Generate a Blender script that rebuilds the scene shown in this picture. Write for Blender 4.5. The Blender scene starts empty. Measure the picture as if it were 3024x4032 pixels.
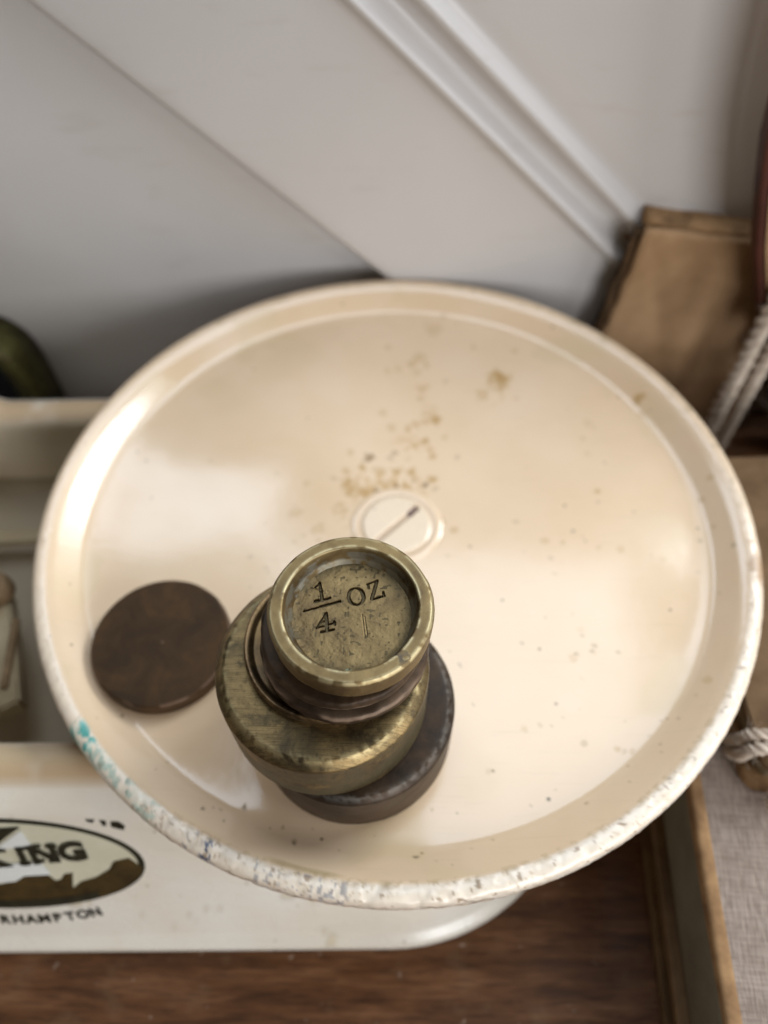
import bpy, bmesh, math, random
import numpy as np
from mathutils import Matrix, Vector, Euler

# ---------------------------------------------------------------- camera, light, exposure
S = 0.001                                   # everything below is written in millimetres
scene = bpy.context.scene
COL = scene.collection

cd = bpy.data.cameras.new('camera')
cam = bpy.data.objects.new('camera', cd); COL.objects.link(cam)
cam.matrix_world = (Matrix.Translation((0, -0.07986, 0.11618)) @ Matrix.Rotation(math.radians(34.35), 4, 'X')
                    @ Matrix.Rotation(math.radians(0.872), 4, 'Y') @ Matrix.Rotation(math.radians(0.474), 4, 'Z'))
cd.sensor_fit = 'VERTICAL'; cd.sensor_height = 5.655; cd.sensor_width = 4.24; cd.lens = 4.25
cd.clip_start = 0.002; cd.clip_end = 20
cd.dof.use_dof = True; cd.dof.focus_distance = 0.0945; cd.dof.aperture_fstop = 2.0
scene.camera = cam

w = bpy.data.worlds.new('World'); scene.world = w; w.use_nodes = True
w.node_tree.nodes['Background'].inputs[0].default_value = (1.0, 0.84, 0.62, 1)
w.node_tree.nodes['Background'].inputs[1].default_value = 0.15

def area(name, loc, aim, sx, sy, power, col):
    l = bpy.data.lights.new(name, 'AREA'); l.shape = 'RECTANGLE'; l.size = sx * S; l.size_y = sy * S
    l.energy = power; l.color = col
    o = bpy.data.objects.new(name, l); COL.objects.link(o)
    o.location = Vector(loc) * S
    o.rotation_euler = (Vector(aim) - Vector(loc)).to_track_quat('-Z', 'Y').to_euler()
    return o
area('window_light', (290, 180, 328), (-30, 50, 200), 250, 150, 2.8, (0.88, 0.95, 1.0))
area('side_window_light', (340, -125, 140), (0, 20, 0), 180, 180, 0.92, (0.92, 0.96, 1.0))
area('skylight', (34, 83, 300), (34, 83, 0), 224, 195, 0.80, (0.76, 0.87, 1.0))
area('skylight_side', (-139, 246, 300), (-139, 246, 0), 123, 130, 0.38, (0.76, 0.87, 1.0))
area('room_light', (170, -345, 112), (-20, -30, -20), 220, 150, 1.65, (0.96, 0.98, 1.0))

scene.view_settings.view_transform = 'Standard'
scene.view_settings.look = 'None'
scene.view_settings.exposure = -0.68
scene.view_settings.gamma = 1.0
scene.view_settings.use_curve_mapping = False
scene.render.film_transparent = False

# ---------------------------------------------------------------- helpers
rng = np.random.default_rng(7)
random.seed(7)

def _hash(i, j, k, s):
    n = (i * 73856093) ^ (j * 19349663) ^ (k * 83492791) ^ (s * 2654435761 & 0x7fffffff)
    n = (n ^ (n >> 13)) * 1274126177 & 0x7fffffff
    return ((n ^ (n >> 16)) & 0xffff) / 65535.0
def vnoise(x, y, z, s=0):
    x, y, z = (np.asarray(a, float) + 1000 for a in (x, y, z))
    i, j, k = (np.floor(a).astype(np.int64) for a in (x, y, z))
    u, v, t = x - i, y - j, z - k
    u, v, t = (a * a * (3 - 2 * a) for a in (u, v, t))
    L = lambda a, b, c: a + (b - a) * c
    h = lambda a, b, c: _hash(i + a, j + b, k + c, s)
    return L(L(L(h(0,0,0), h(1,0,0), u), L(h(0,1,0), h(1,1,0), u), v),
             L(L(h(0,0,1), h(1,0,1), u), L(h(0,1,1), h(1,1,1), u), v), t)
def fbm(x, y, z, s=0, o=4):
    r = 0; a = 0.5
    for q in range(o):
        r = r + a * vnoise(x * 2 ** q, y * 2 ** q, z * 2 ** q, s + q); a *= 0.5
    return r / (1 - 0.5 ** o)
def sstep(a, b, x):
    t = np.clip((x - a) / (b - a), 0, 1); return t * t * (3 - 2 * t)

def mesh_from(name, verts, faces, mat, parent=None, smooth=True, loc=(0, 0, 0)):
    me = bpy.data.meshes.new(name)
    me.from_pydata([tuple(np.asarray(v, float) * S) for v in verts], [], faces)
    me.update()
    if smooth: me.polygons.foreach_set('use_smooth', [True] * len(me.polygons))
    o = bpy.data.objects.new(name, me); COL.objects.link(o)
    if mat: me.materials.append(mat)
    if parent: o.parent = parent
    o.location = Vector(loc) * S
    return o
def paint(o, rgba, name='Paint'):
    a = o.data.color_attributes.new(name, 'FLOAT_COLOR', 'POINT')
    a.data.foreach_set('color', np.asarray(rgba, np.float32).ravel())
def recalc(o):
    bm = bmesh.new(); bm.from_mesh(o.data); bmesh.ops.recalc_face_normals(bm, faces=bm.faces); bm.to_mesh(o.data); bm.free()
def empty(name, loc, label, cat, group=None, rz=0):
    o = bpy.data.objects.new(name, None); COL.objects.link(o); o.empty_display_size = 0.01
    o.location = Vector(loc) * S; o.rotation_euler = (0, 0, rz); tag(o, label, cat, group); return o
def tag(o, label=None, cat=None, group=None, kind=None):
    if label: o['label'] = label
    if cat: o['category'] = cat
    if group: o['group'] = group
    if kind: o['kind'] = kind
    return o

def fillet(pts, rad, n=5):
    out = [pts[0]]
    for i in range(1, len(pts) - 1):
        a, b, c = (np.array(pts[k][:2], float) for k in (i - 1, i, i + 1))
        r = rad[i] if isinstance(rad, (list, tuple)) else rad
        d1, d2 = a - b, c - b; l1, l2 = np.hypot(*d1), np.hypot(*d2)
        if r <= 0 or l1 < 1e-6 or l2 < 1e-6: out.append(tuple(b)); continue
        k = min(r, l1 * .48, l2 * .48)
        p, q = b + d1 / l1 * k, b + d2 / l2 * k
        for t in np.linspace(0, 1, n + 1): out.append(tuple((1-t)**2 * p + 2*t*(1-t) * b + t*t * q))
    out.append(pts[-1]); return out
def densify(pts, step):
    out = [tuple(pts[0])]
    for a, b in zip(pts[:-1], pts[1:]):
        a, b = np.array(a), np.array(b); n = max(1, int(math.ceil(np.hypot(*(b - a)) / step)))
        for k in range(1, n + 1): out.append(tuple(a + (b - a) * k / n))
    return out
def lathe_arrays(prof, segs):
    """prof: (r, z) from the top centre outwards and down; returns verts (rings x segs) and faces, closed at both poles"""
    prof = np.array(prof, float); n = len(prof)
    a = np.arange(segs) * 2 * math.pi / segs
    V = np.zeros((n, segs, 3))
    V[:, :, 0] = prof[:, 0:1] * np.cos(a); V[:, :, 1] = prof[:, 0:1] * np.sin(a); V[:, :, 2] = prof[:, 1:2]
    F = []
    i = np.arange(n - 1)[:, None] * segs; j = np.arange(segs)[None, :]; j2 = (j + 1) % segs
    Q = np.stack([i + j, i + segs + j, i + segs + j2, i + j2], -1).reshape(-1, 4)
    F = [tuple(map(int, q)) for q in Q]
    F.append(tuple(range(segs)))
    F.append(tuple(range((n - 1) * segs, n * segs))[::-1])
    return V.reshape(-1, 3), F, np.tile(a, n), np.repeat(prof[:, 0], segs)

# box with slightly rounded edges, optional taper / noise
def box_mesh(name, lo, hi, mat, parent=None, bev=0.6, seg=2, rot=None, jit=0.0, cuts=0):
    bm = bmesh.new(); bmesh.ops.create_cube(bm, size=1)
    lo, hi = np.array(lo, float), np.array(hi, float); c, d = (lo + hi) / 2, hi - lo
    for v in bm.verts: v.co = Vector((v.co.x * d[0], v.co.y * d[1], v.co.z * d[2]))
    if bev: bmesh.ops.bevel(bm, geom=list(bm.edges), offset=bev, segments=seg, affect='EDGES', profile=0.6)
    if cuts: bmesh.ops.subdivide_edges(bm, edges=[e for e in bm.edges if e.calc_length() > 3], cuts=cuts, use_grid_fill=True)
    for v in bm.verts:
        if jit:
            q = v.co
            v.co = q + Vector(((vnoise(q.x*.12, q.y*.12, q.z*.3, 3) - .5), (vnoise(q.x*.12, q.y*.12, q.z*.3, 4) - .5), (vnoise(q.x*.1, q.y*.1, 0, 5) - .5) * .7)) * jit
        v.co = (v.co + Vector(c)) * S
    me = bpy.data.meshes.new(name); bm.to_mesh(me); bm.free()
    me.polygons.foreach_set('use_smooth', [True] * len(me.polygons))
    o = bpy.data.objects.new(name, me); COL.objects.link(o); me.materials.append(mat)
    if parent: o.parent = parent
    if rot:
        o.rotation_euler = rot
    return o

# ---------------------------------------------------------------- materials
class M:
    def __init__(s, name):
        s.m = bpy.data.materials.new(name); s.m.use_nodes = True; s.t = s.m.node_tree; s.b = s.t.nodes['Principled BSDF']
        s.tc = s.t.nodes.new('ShaderNodeTexCoord')
    def n(s, typ, **k):
        o = s.t.nodes.new(typ)
        for a, b in k.items(): setattr(o, a, b)
        return o
    def l(s, a, b): s.t.links.new(a, b)
    def vec(s, scale=(1, 1, 1), rot=(0, 0, 0)):
        mp = s.n('ShaderNodeMapping'); s.l(s.tc.outputs['Object'], mp.inputs[0])
        mp.inputs['Scale'].default_value = scale; mp.inputs['Rotation'].default_value = rot; return mp.outputs[0]
    def noise(s, scale, detail=4, rough=.55, vec=None, dist=0):
        o = s.n('ShaderNodeTexNoise'); o.inputs['Scale'].default_value = scale; o.inputs['Detail'].default_value = detail
        o.inputs['Roughness'].default_value = rough; o.inputs['Distortion'].default_value = dist
        s.l(vec if vec else s.tc.outputs['Object'], o.inputs['Vector']); return o.outputs[0]
    def ramp(s, src, stops):
        o = s.n('ShaderNodeValToRGB'); e = o.color_ramp.elements
        while len(e) < len(stops): e.new(.5)
        for el, (p, c) in zip(e, stops):
            el.position = p; el.color = c if len(c) == 4 else (*c, 1)
        s.l(src, o.inputs[0]); return o.outputs[0]
    def mix(s, fac, a, b, mode='MIX'):
        o = s.n('ShaderNodeMix', data_type='RGBA', blend_type=mode)
        for sock, v in ((o.inputs[0], fac), (o.inputs[6], a), (o.inputs[7], b)):
            if isinstance(v, (int, float)): sock.default_value = v
            elif isinstance(v, tuple): sock.default_value = v if len(v) == 4 else (*v, 1)
            else: s.l(v, sock)
        return o.outputs[2]
    def math(s, op, a, b=0.0, clamp=False):
        o = s.n('ShaderNodeMath', operation=op); o.use_clamp = clamp
        for k, v in ((0, a), (1, b)):
            if isinstance(v, (int, float)): o.inputs[k].default_value = v
            else: s.l(v, o.inputs[k])
        return o.outputs[0]
    def bump(s, h, dist, strength=1.0, prev=None):
        o = s.n('ShaderNodeBump'); o.inputs['Distance'].default_value = dist * S; o.inputs['Strength'].default_value = strength
        s.l(h, o.inputs['Height'])
        if prev: s.l(prev, o.inputs['Normal'])
        s.l(o.outputs[0], s.b.inputs['Normal']); return o.outputs[0]
    def set(s, **k):
        for a, v in k.items():
            sock = s.b.inputs[a.replace('_', ' ')]
            if isinstance(v, (int, float)): sock.default_value = v
            elif isinstance(v, tuple): sock.default_value = v if len(v) == 4 else (*v, 1)
            else: s.l(v, sock)

def enamel(name, base, dirt, rough=.2, use_paint=True, speck=.7, warm=(.62,.44,.26)):
    m = M(name)
    c = m.mix(m.ramp(m.noise(45, 4), [(.35, (0,0,0)), (.7, (1,1,1))]), base, dirt)
    c = m.mix(m.math('MULTIPLY', m.ramp(m.noise(14, 3), [(.42, (0,0,0)), (.75, (1,1,1))]), .45), c, warm)
    v = m.n('ShaderNodeTexVoronoi'); v.inputs['Scale'].default_value = 330; m.l(m.tc.outputs['Object'], v.inputs['Vector'])
    sp = m.math('LESS_THAN', v.outputs['Distance'], .10)
    pick = m.math('GREATER_THAN', m.noise(190, 2), .60)
    c = m.mix(m.math('MULTIPLY', m.math('MULTIPLY', sp, pick), speck), c, (.20, .13, .07))
    r = m.math('ADD', m.math('MULTIPLY', m.noise(120, 4), .16), rough - .07)
    if use_paint:
        a = m.n('ShaderNodeVertexColor', layer_name='Paint')
        c = m.mix(a.outputs['Alpha'], c, a.outputs['Color'])
        r = m.math('ADD', r, m.math('MULTIPLY', a.outputs['Alpha'], .35), True)
    m.set(Base_Color=c, Roughness=r)
    m.b.inputs['IOR'].default_value = 1.68
    for rt, lo_ in ((.5, .66), (-.9, .67), (1.9, .68)):
        scn = m.noise(75, 2, .6, m.vec((1, 34, 1), (0, 0, rt)))
        c = m.mix(m.math('MULTIPLY', m.ramp(scn, [(lo_, (0,0,0)), (lo_ + .03, (1,1,1))]), .11), c, (.45, .35, .22))
    m.set(Base_Color=c)
    n1 = m.bump(m.noise(70, 3), .10, .5)
    m.bump(m.noise(900, 3), .03, .5, n1)
    return m.m

def old_metal(name, light, mid, dark, rough=.38, scratch=None, spots=.5, metal=.85, bumpd=.05, scr_amt=.45):
    m = M(name)
    n1 = m.noise(170, 5, .62, dist=.6)
    c = m.ramp(n1, [(.30, dark), (.50, mid), (.68, light)])
    n2 = m.noise(620, 4, .7)
    c = m.mix(m.math('MULTIPLY', m.ramp(n2, [(.52, (0,0,0)), (.66, (1,1,1))]), spots), c, dark)
    fine = m.noise(1900, 3, .7)
    c = m.mix(m.math('MULTIPLY', m.ramp(fine, [(.56, (0,0,0)), (.68, (1,1,1))]), spots * .6), c, dark)
    r = m.math('ADD', m.math('MULTIPLY', n1, .35), rough - .15, True)
    h = m.noise(900, 4, .6)
    nb = m.bump(h, bumpd, .6)
    if scratch is not None:
        v = m.vec((1, 22, 1), (0, 0, scratch))
        sc = m.noise(300, 4, .7, v)
        c = m.mix(m.math('MULTIPLY', m.ramp(sc, [(.50, (0,0,0)), (.64, (1,1,1))]), scr_amt), c, dark)
        m.bump(sc, .05, .6, nb)
    a = m.n('ShaderNodeVertexColor', layer_name='Paint')
    c = m.mix(a.outputs['Alpha'], c, a.outputs['Color'])
    m.set(Base_Color=c, Roughness=r, Metallic=metal, Specular_IOR_Level=(.5 if metal > .5 else .22))
    return m.m

def matte(name, c1, c2, scale=60, rough=.85, stretch=(1,1,1), lo=.35, hi=.65, bumpd=.2, detail=5, spec=.25):
    m = M(name); v = m.vec(stretch); nn = m.noise(scale, detail, .6, v)
    m.set(Base_Color=m.mix(m.ramp(nn, [(lo, (0,0,0)), (hi, (1,1,1))]), c1, c2), Roughness=rough, Specular_IOR_Level=spec)
    if bumpd: m.bump(nn, bumpd, .6)
    return m.m

PAN_MAT = enamel('cream_enamel', (.79, .60, .415), (.75, .545, .355), .125)
BASE_MAT = enamel('cream_base_enamel', (.81, .765, .69), (.76, .69, .58), .26, True, .5, (.60,.47,.30))
BRASS = old_metal('tarnished_brass', (.48, .37, .17), (.30, .225, .095), (.075, .058, .026), .36, None, .75)
BRASS_SCR = old_metal('scratched_brass', (.34, .235, .105), (.20, .14, .063), (.062, .045, .025), .44, math.radians(35), .75, scr_amt=.65)
BROWN_METAL = old_metal('brown_patina', (.085, .050, .027), (.052, .032, .018), (.028, .018, .012), .50, None, .5, .2)
BROWN_SCR = old_metal('brown_patina_brushed', (.082, .044, .019), (.056, .030, .013), (.036, .020, .010), .60, math.radians(-40), .3, .3, scr_amt=.12)
BRONZE = old_metal('dark_bronze', (.26, .17, .07), (.16, .10, .045), (.05, .033, .018), .40, None, .5, .8)
RIMBRONZE = old_metal('grey_brown_metal', (.060, .036, .020), (.036, .022, .013), (.018, .012, .008), .42, None, .5, .3)

# ---------------------------------------------------------------- the setting: table and wall
def wood():
    m = M('old_brown_wood')
    v = m.vec((1.2, 9, 1)); g = m.noise(38, 8, .65, v, .4)
    c = m.ramp(g, [(.28, (.048, .020, .008)), (.5, (.13, .054, .021)), (.72, (.24, .115, .055))])
    v2 = m.vec((3, 40, 1)); g2 = m.noise(60, 5, .6, v2)
    c = m.mix(m.math('MULTIPLY', m.ramp(g2, [(.5, (0,0,0)), (.62, (1,1,1))]), .5), c, (.030, .012, .006))
    blot = m.noise(110, 4, .6)
    c = m.mix(m.math('MULTIPLY', m.ramp(blot, [(.55, (0,0,0)), (.75, (1,1,1))]), .55), c, (.20, .12, .065))
    pale = m.noise(420, 2, .5)
    c = m.mix(m.math('MULTIPLY', m.ramp(pale, [(.70, (0,0,0)), (.76, (1,1,1))]), .5), c, (.42, .34, .27))
    m.set(Base_Color=c, Roughness=m.math('ADD', m.math('MULTIPLY', blot, .3), .38), Specular_IOR_Level=.25)
    m.bump(g, .25, .5); return m.m
tt = box_mesh('table_top', (-420, -330, -65), (420, 100, -45), wood(), None, 0)
tt.data.polygons.foreach_set('use_smooth', [False] * len(tt.data.polygons))
tag(tt, kind='structure')

# painted boarding: profile columns run along slanting joints
cols = [  # (x at z=95, x at z=-45, depth towards the viewer)
]
def ln(x1, z1, x2, z2, off=0):
    k = (x2 - x1) / (z2 - z1)
    return (x1 + k * (64 - z1) + off, x1 + k * (-60 - z1) + off)
L1 = ln(-63.2, 55.7, -1.7, -2.6); R1 = ln(-5.4, 55.6, 51.9, 3.0); R2 = ln(4.4, 55.6, 51.6, 13.8)
R2 = (R1[0] + 12.4, R1[1] + 12.4)
for dx, dep in [(-330, 4.5), (-75, 4.5), (-60, 4), (-34, .2), (-22, -1.0), (-14, -1.3), (-9, -1.5), (-5, -1.9), (-2.8, -2.3), (-1.4, -2.6), (-.5, -2.6), (.2, -1.2), (.7, 1.8), (1.1, 3.6), (1.8, 4.1), (3.2, 4.3), (6, 4.3)]:
    cols.append((L1[0] + dx, L1[1] + dx, dep))
for dx, dep in [(-12, 4.3), (-4.5, 4.2), (-3.0, 4.3), (-2.0, 4.9), (-1.0, 5.7), (0, 6.1), (1.0, 5.8), (2.0, 4.7), (3.2, 3.2), (4.8, 2.3), (6.4, 2.1), (8.0, 2.6), (9.4, 3.8), (10.6, 5.2), (11.6, 5.8), (12.8, 5.6), (14.2, 4.7), (15.6, 4.0), (17.4, 3.9), (19.5, 4.1), (22, 4.3), (60, 4.3), (360, 4.3)]:
    cols.append((R1[0] + dx, R1[1] + dx, dep))
WY = 69.6
V, F = [], []; NZ = 40
for k in range(NZ + 1):
    t = k / NZ; z = 64 + (-60 - 64) * t
    for a, b, dep in cols: V.append((a + (b - a) * t, WY - dep, z))
nc = len(cols)
for k in range(NZ):
    for i in range(nc - 1):
        a = k * nc + i; F.append((a, a + nc, a + nc + 1, a + 1))
# thickness behind
base = len(V)
x0 = min(v[0] for v in V); x1 = max(v[0] for v in V)
wall = mesh_from('wall', V, F, None)
sol = wall.modifiers.new('thick', 'SOLIDIFY'); sol.thickness = 0.002; sol.offset = -1
mw = M('aged_white_paint')
cw = m_c = mw.mix(mw.ramp(mw.noise(9, 4), [(.35, (0,0,0)), (.7, (1,1,1))]), (.575, .55, .54), (.525, .495, .475))
cw = mw.mix(mw.math('MULTIPLY', mw.ramp(mw.noise(60, 3, .6, mw.vec((1, 1, 5), (0, .7, 0))), [(.6, (0,0,0)), (.75, (1,1,1))]), .42), cw, (.46, .42, .38))
mw.set(Base_Color=cw, Roughness=.32, Specular_IOR_Level=.45); mw.bump(mw.noise(160, 3), .08, .5, mw.bump(mw.noise(22, 3), 1.2, .5))
wall.data.materials.append(mw.m)
tag(wall, kind='structure')

# ---------------------------------------------------------------- the scale
scale = empty('kitchen_scale', (0, 0, -45), 'cream enamelled kitchen scale with a round pan on the right and a printed oval badge', 'scale')
def under(o, z0=-45):           # parts are modelled in world millimetres; the thing's base is at z0
    o.parent = scale; o.location = Vector((0, 0, -z0)) * S; return o

# --- pan
prof = [(0.3, -4.0), (50.0, -4.0), (54.0, -3.98), (56.4, -3.84), (57.6, -3.50), (58.6, -2.82), (59.9, -1.84), (61.3, -.80), (62.6, -.10), (63.5, 0.05), (64.1, -.02), (64.7, -.35), (65.05, -.95), (65.2, -1.7), (65.2, -3.2), (64.9, -4.0), (64.2, -4.4), (63.2, -4.5), (60, -5.6), (54, -7.0), (10, -7.0), (0.3, -7.0)]
def smooth_prof(p):
    return p
def crom(pts, step):
    P = [np.array(p, float) for p in pts]; P = [2*P[0]-P[1]] + P + [2*P[-1]-P[-2]]; out = []
    for i in range(1, len(P) - 2):
        n = max(2, int(np.hypot(*(P[i+1]-P[i])) / step))
        for k in range(n):
            t = k / n; a, b, c, d = P[i-1], P[i], P[i+1], P[i+2]
            out.append(tuple(.5 * (2*b + (c-a)*t + (2*a-5*b+4*c-d)*t*t + (3*b-a-3*c+d)*t**3)))
    out.append(tuple(P[-2])); return out
top = densify(prof[:2], .45)[:-1] + crom(prof[1:17], .24) + [tuple(q) for q in prof[17:]]
SEG = 1256
V, F, A, Rr = lathe_arrays(top, SEG)
X, Y, Z = V[:, 0].copy(), V[:, 1].copy(), V[:, 2].copy()
Ang = np.degrees(A)
inside = Rr < 62
# gentle unevenness of pressed metal; chipped, repainted rim
Z += np.where(Z > -4.2, (fbm(X * .035, Y * .035, 0, 11, 2) - .5) * .22, 0) * sstep(0, 8, Rr)
rimm = sstep(61.9, 62.6, Rr) * (top[0][1] * 0 + 1) * (Z > -4.3)
near = np.clip(.30 + .70 * np.cos(np.radians(Ang + 85)), 0.08, 1)
lump = (fbm(X * .9, Y * .9, Z * .9, 21, 3) - .5)
chip = sstep(.56, .66, fbm(X * .55, Y * .55, Z * .8, 31, 3))
d = rimm * near * (lump * .22 - chip * .12)
nx, ny = X / np.maximum(Rr, 1e-6), Y / np.maximum(Rr, 1e-6)
oz = sstep(-2.0, 0, Z)
X += nx * d * (1 - .6 * oz); Y += ny * d * (1 - .6 * oz); Z += d * oz
pan = mesh_from('pan', np.stack([X, Y, Z], 1), F, PAN_MAT)
under(pan); tag(pan, 'round cream enamelled pan with a speckled floor and a chipped paint-smeared rim')
# painted marks: rust cluster, crumbs, smears of teal and blue paint
STAINS = [(-1.7,46.5,0.75,0.25),(4.9,43.2,1.17,0.35),(3.5,41.3,0.83,0.35),(6.4,40.9,0.83,0.3),(4.2,39.0,0.83,0.25),(5.4,34.1,1.14,0.35),(5.2,31.4,0.71,0.4),(0.2,39.9,0.83,0.25),(-1.9,39.4,0.6,0.25),(8.4,52.4,1.73,0.25),(10.6,56.2,0.52,0.35),(21.4,58.1,0.7,0.4),(6.6,27.2,1.43,0.3),(8.0,25.3,0.88,0.8),(6.0,24.9,0.69,0.5),(4.1,24.2,0.78,0.6),(2.5,23.0,0.69,0.6),(-2.7,27.1,0.7,0.3),(-1.0,23.2,0.78,0.3),(5.7,19.6,0.74,0.75),(3.7,18.4,0.68,0.7),(6.8,17.4,0.61,0.5),(7.2,15.9,0.61,0.6),(9.8,20.8,0.62,0.45),(12.1,15.7,0.43,0.5),(22.0,36.9,1.96,0.75),(21.9,37.8,0.98,0.8),(18.3,32.6,0.97,0.4),(-9.3,16.7,0.61,0.45),(-5.4,15.3,0.91,0.95),(-6.6,13.0,0.6,0.75),(-9.7,11.9,0.6,0.55),(-4.3,12.5,0.48,0.5),(-2.9,11.9,0.84,0.5),(-0.3,16.6,0.55,0.6),(-1.2,15.2,0.55,0.45),(0.1,11.8,0.72,0.75),(3.1,11.8,0.9,0.7),(3.5,9.7,0.54,0.7),(7.1,10.3,0.66,0.8),(5.6,8.7,0.59,0.85),(7.6,7.8,0.53,0.4),(-9.4,9.2,0.89,0.8),(-9.1,7.0,1.03,0.7),(-7.9,7.8,1.33,0.5),(-6.7,6.7,1.03,0.6),(-4.9,6.2,1.18,0.75),(-3.6,7.1,0.71,0.95),(-1.4,7.9,1.33,0.5),(0.1,8.2,0.83,0.85),(1.7,7.9,1.03,0.7),(4.8,6.3,1.17,0.35),(-10.7,3.8,0.58,0.6),(-12.2,10.2,0.54,0.3),(-17.3,9.0,0.6,0.35),(-23.3,11.0,0.48,0.2),(16.8,46.6,0.61,0.3),(10.4,36.3,0.52,0.25),(-18.9,2.0,1.16,0.5),(-11.1,2.1,0.64,0.5),(-9.9,2.4,0.64,0.6),(-18.6,-4.5,0.57,0.45),(-14.0,-1.4,0.86,0.4),(-15.1,-2.1,0.71,0.35),(-23.5,-10.1,0.55,0.35),(-22.8,-11.1,0.33,0.35),(-26.5,-7.9,0.28,0.3),(8.4,0.5,0.69,0.8),(10.8,-1.5,0.68,0.6),(9.5,-7.2,0.25,0.5),(10.9,-28.5,0.28,1.3),(12.8,-35.2,0.3,0.5),(9.3,-26.1,0.21,0.3),(-14.1,-4.1,0.57,0.4),(-17.1,-3.2,0.57,0.3),(50.1,30.5,1.34,0.75),(50.7,26.9,1.01,0.4),(42.1,39.3,0.59,0.4),(26.1,45.5,0.74,0.6),(30.0,44.3,0.47,0.3),(38.6,7.5,0.65,0.8),(38.4,5.0,0.41,0.6),(39.7,24.5,1.41,0.2),(37.7,20.7,0.62,0.25),(59.8,9.0,0.59,0.45),(57.8,5.2,0.58,0.7),(30.6,59.2,0.88,0.45),(38.1,16.9,0.76,0.2),(35.5,28.7,0.44,0.2),(25.1,31.6,0.58,0.3),(58.0,33.4,0.48,0.35),(22.5,0.3,0.34,0.6),(32.9,-1.6,0.43,0.9),(27.5,-3.7,0.68,0.5),(30.9,-4.3,0.67,0.4),(37.1,-5.1,0.61,0.45),(41.2,-5.5,0.72,0.5),(46.5,-6.9,0.61,0.3),(48.3,-7.6,0.61,0.45),(55.8,-3.6,0.45,0.75),(60.6,-6.3,0.5,0.75),(58.6,-1.2,0.68,0.3),(28.1,-7.5,0.44,0.35),(28.5,-10.8,0.38,0.3),(56.4,-15.0,0.37,0.35),(54.1,-10.2,0.55,0.2),(32.0,-22.9,0.31,0.7),(33.8,-24.8,0.39,0.7),(33.3,-25.7,0.36,0.7),(30.5,-26.3,0.36,0.8),(29.8,-26.8,0.66,0.35),(37.6,-25.9,0.31,0.7),(21.6,-24.4,0.23,0.7),(31.9,-21.6,0.78,0.2),(30.9,-30.6,0.25,0.5),(31.5,-16.3,0.24,0.4),(45.5,-28.8,0.2,0.4),(36.7,-37.6,0.22,0.5),(24.9,-38.5,0.19,0.6),(20.7,-39.0,0.63,0.3),(23.2,-38.4,0.39,0.35),(27.0,-37.3,0.39,0.3),(42.4,-37.5,0.32,0.8),(43.3,-37.2,0.34,0.6),(44.9,-37.5,0.24,0.5),(48.4,-33.8,0.49,0.35),(50.6,-31.3,0.75,0.3),(41.3,-41.6,0.21,0.8),(41.0,-43.1,0.17,0.5),(29.8,-41.3,0.53,0.35),(35.0,-42.2,0.57,0.5),(35.9,-42.5,0.48,0.4),(37.1,-42.5,0.57,0.3),(40.1,-40.0,0.29,0.3),(46.2,-36.1,0.24,0.4),(23.3,-49.9,0.28,1.2),(28.7,-50.6,0.27,0.8),(24.6,-48.5,0.28,0.4),(20.5,-50.8,0.16,0.7),(35.4,-47.6,0.16,0.6),(35.9,-44.9,0.19,0.5),(15.2,-45.8,0.31,1.5),(14.5,-45.9,0.52,0.35),(12.0,-48.6,0.21,0.5),(9.5,-52.0,0.23,0.6),(-14.3,-56.8,0.34,1.0),(-14.3,-56.5,0.45,0.4),(-16.3,-54.5,0.2,0.6),(-11.8,-54.6,0.18,0.7),(5.8,-51.6,0.11,0.5),(-2.7,-55.4,0.11,0.7),(11.4,-57.0,0.2,0.5),(14.6,-55.8,0.2,0.5),(6.1,-59.0,0.18,0.7),(4.2,-57.8,0.13,0.8),(3.2,-58.3,0.22,0.9),(3.6,-58.3,0.2,0.9),(2.8,-58.3,0.2,0.9),(-18.2,-54.6,0.18,0.6),(-7.7,-57.6,0.13,0.4),(8.4,-59.5,0.15,0.6),(-43.5,-38.0,0.3,0.7),(-46.6,-39.1,0.2,0.6),(-61.7,-22.4,0.21,0.8),(-26.4,-7.9,0.39,0.35),(-25.9,-14.1,0.33,0.35),(-36.5,-12.6,0.27,0.2),(-28.1,-52.3,0.39,1.0),(-26.7,-52.0,0.23,0.5),(-25.7,-52.2,0.22,0.5),(-22.3,-51.6,0.45,0.8),(-24.8,-54.0,0.16,0.7),(-14.4,-56.8,0.38,1.0),(-35.1,-45.1,0.33,0.5),(-36.2,-46.6,0.33,0.4),(-16.3,-54.5,0.22,0.4)]
rgb = np.zeros((len(X), 3)); al = np.zeros(len(X))
def lay(mask, col):
    global rgb, al
    m_ = np.clip(mask, 0, 1); na = al + m_ * (1 - al)
    k = np.where(na > 1e-6, m_ / np.maximum(na, 1e-6), 0)[:, None]
    rgb = rgb * (1 - k) + np.array(col) * k; al = na
fl = np.where((Rr < 61) & (V[:, 2] > -4.3))[0]
wob = fbm(X * 1.3, Y * 1.3, 0, 41, 3) - .5; wob2 = fbm(X * 3.1, Y * 3.1, 0, 43, 2)
for (sx, sy, sr, sa) in STAINS:
    dd = np.hypot(X - sx, Y - sy)
    ii = fl[dd[fl] < sr * 2.6 + .4]
    if len(ii) == 0: continue
    mk = np.zeros(len(X)); sr2 = max(sr, .20)
    q = dd[ii] / (sr2 * (1.35 if sy > -3 and sx < 25 else .95)) + wob[ii] * 1.6
    mk[ii] = (1 - sstep(.35, 1.25, q)) * min(1, sa * 1.15) * (.8 + .3 * wob2[ii])
    if sa > .82: lay(mk, (.26, .145, .05) if sr > .5 else (.11, .075, .045))
    elif sr > .55: lay(mk, (.44, .25, .065))
    else: lay(mk, (.30, .19, .085))
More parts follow.
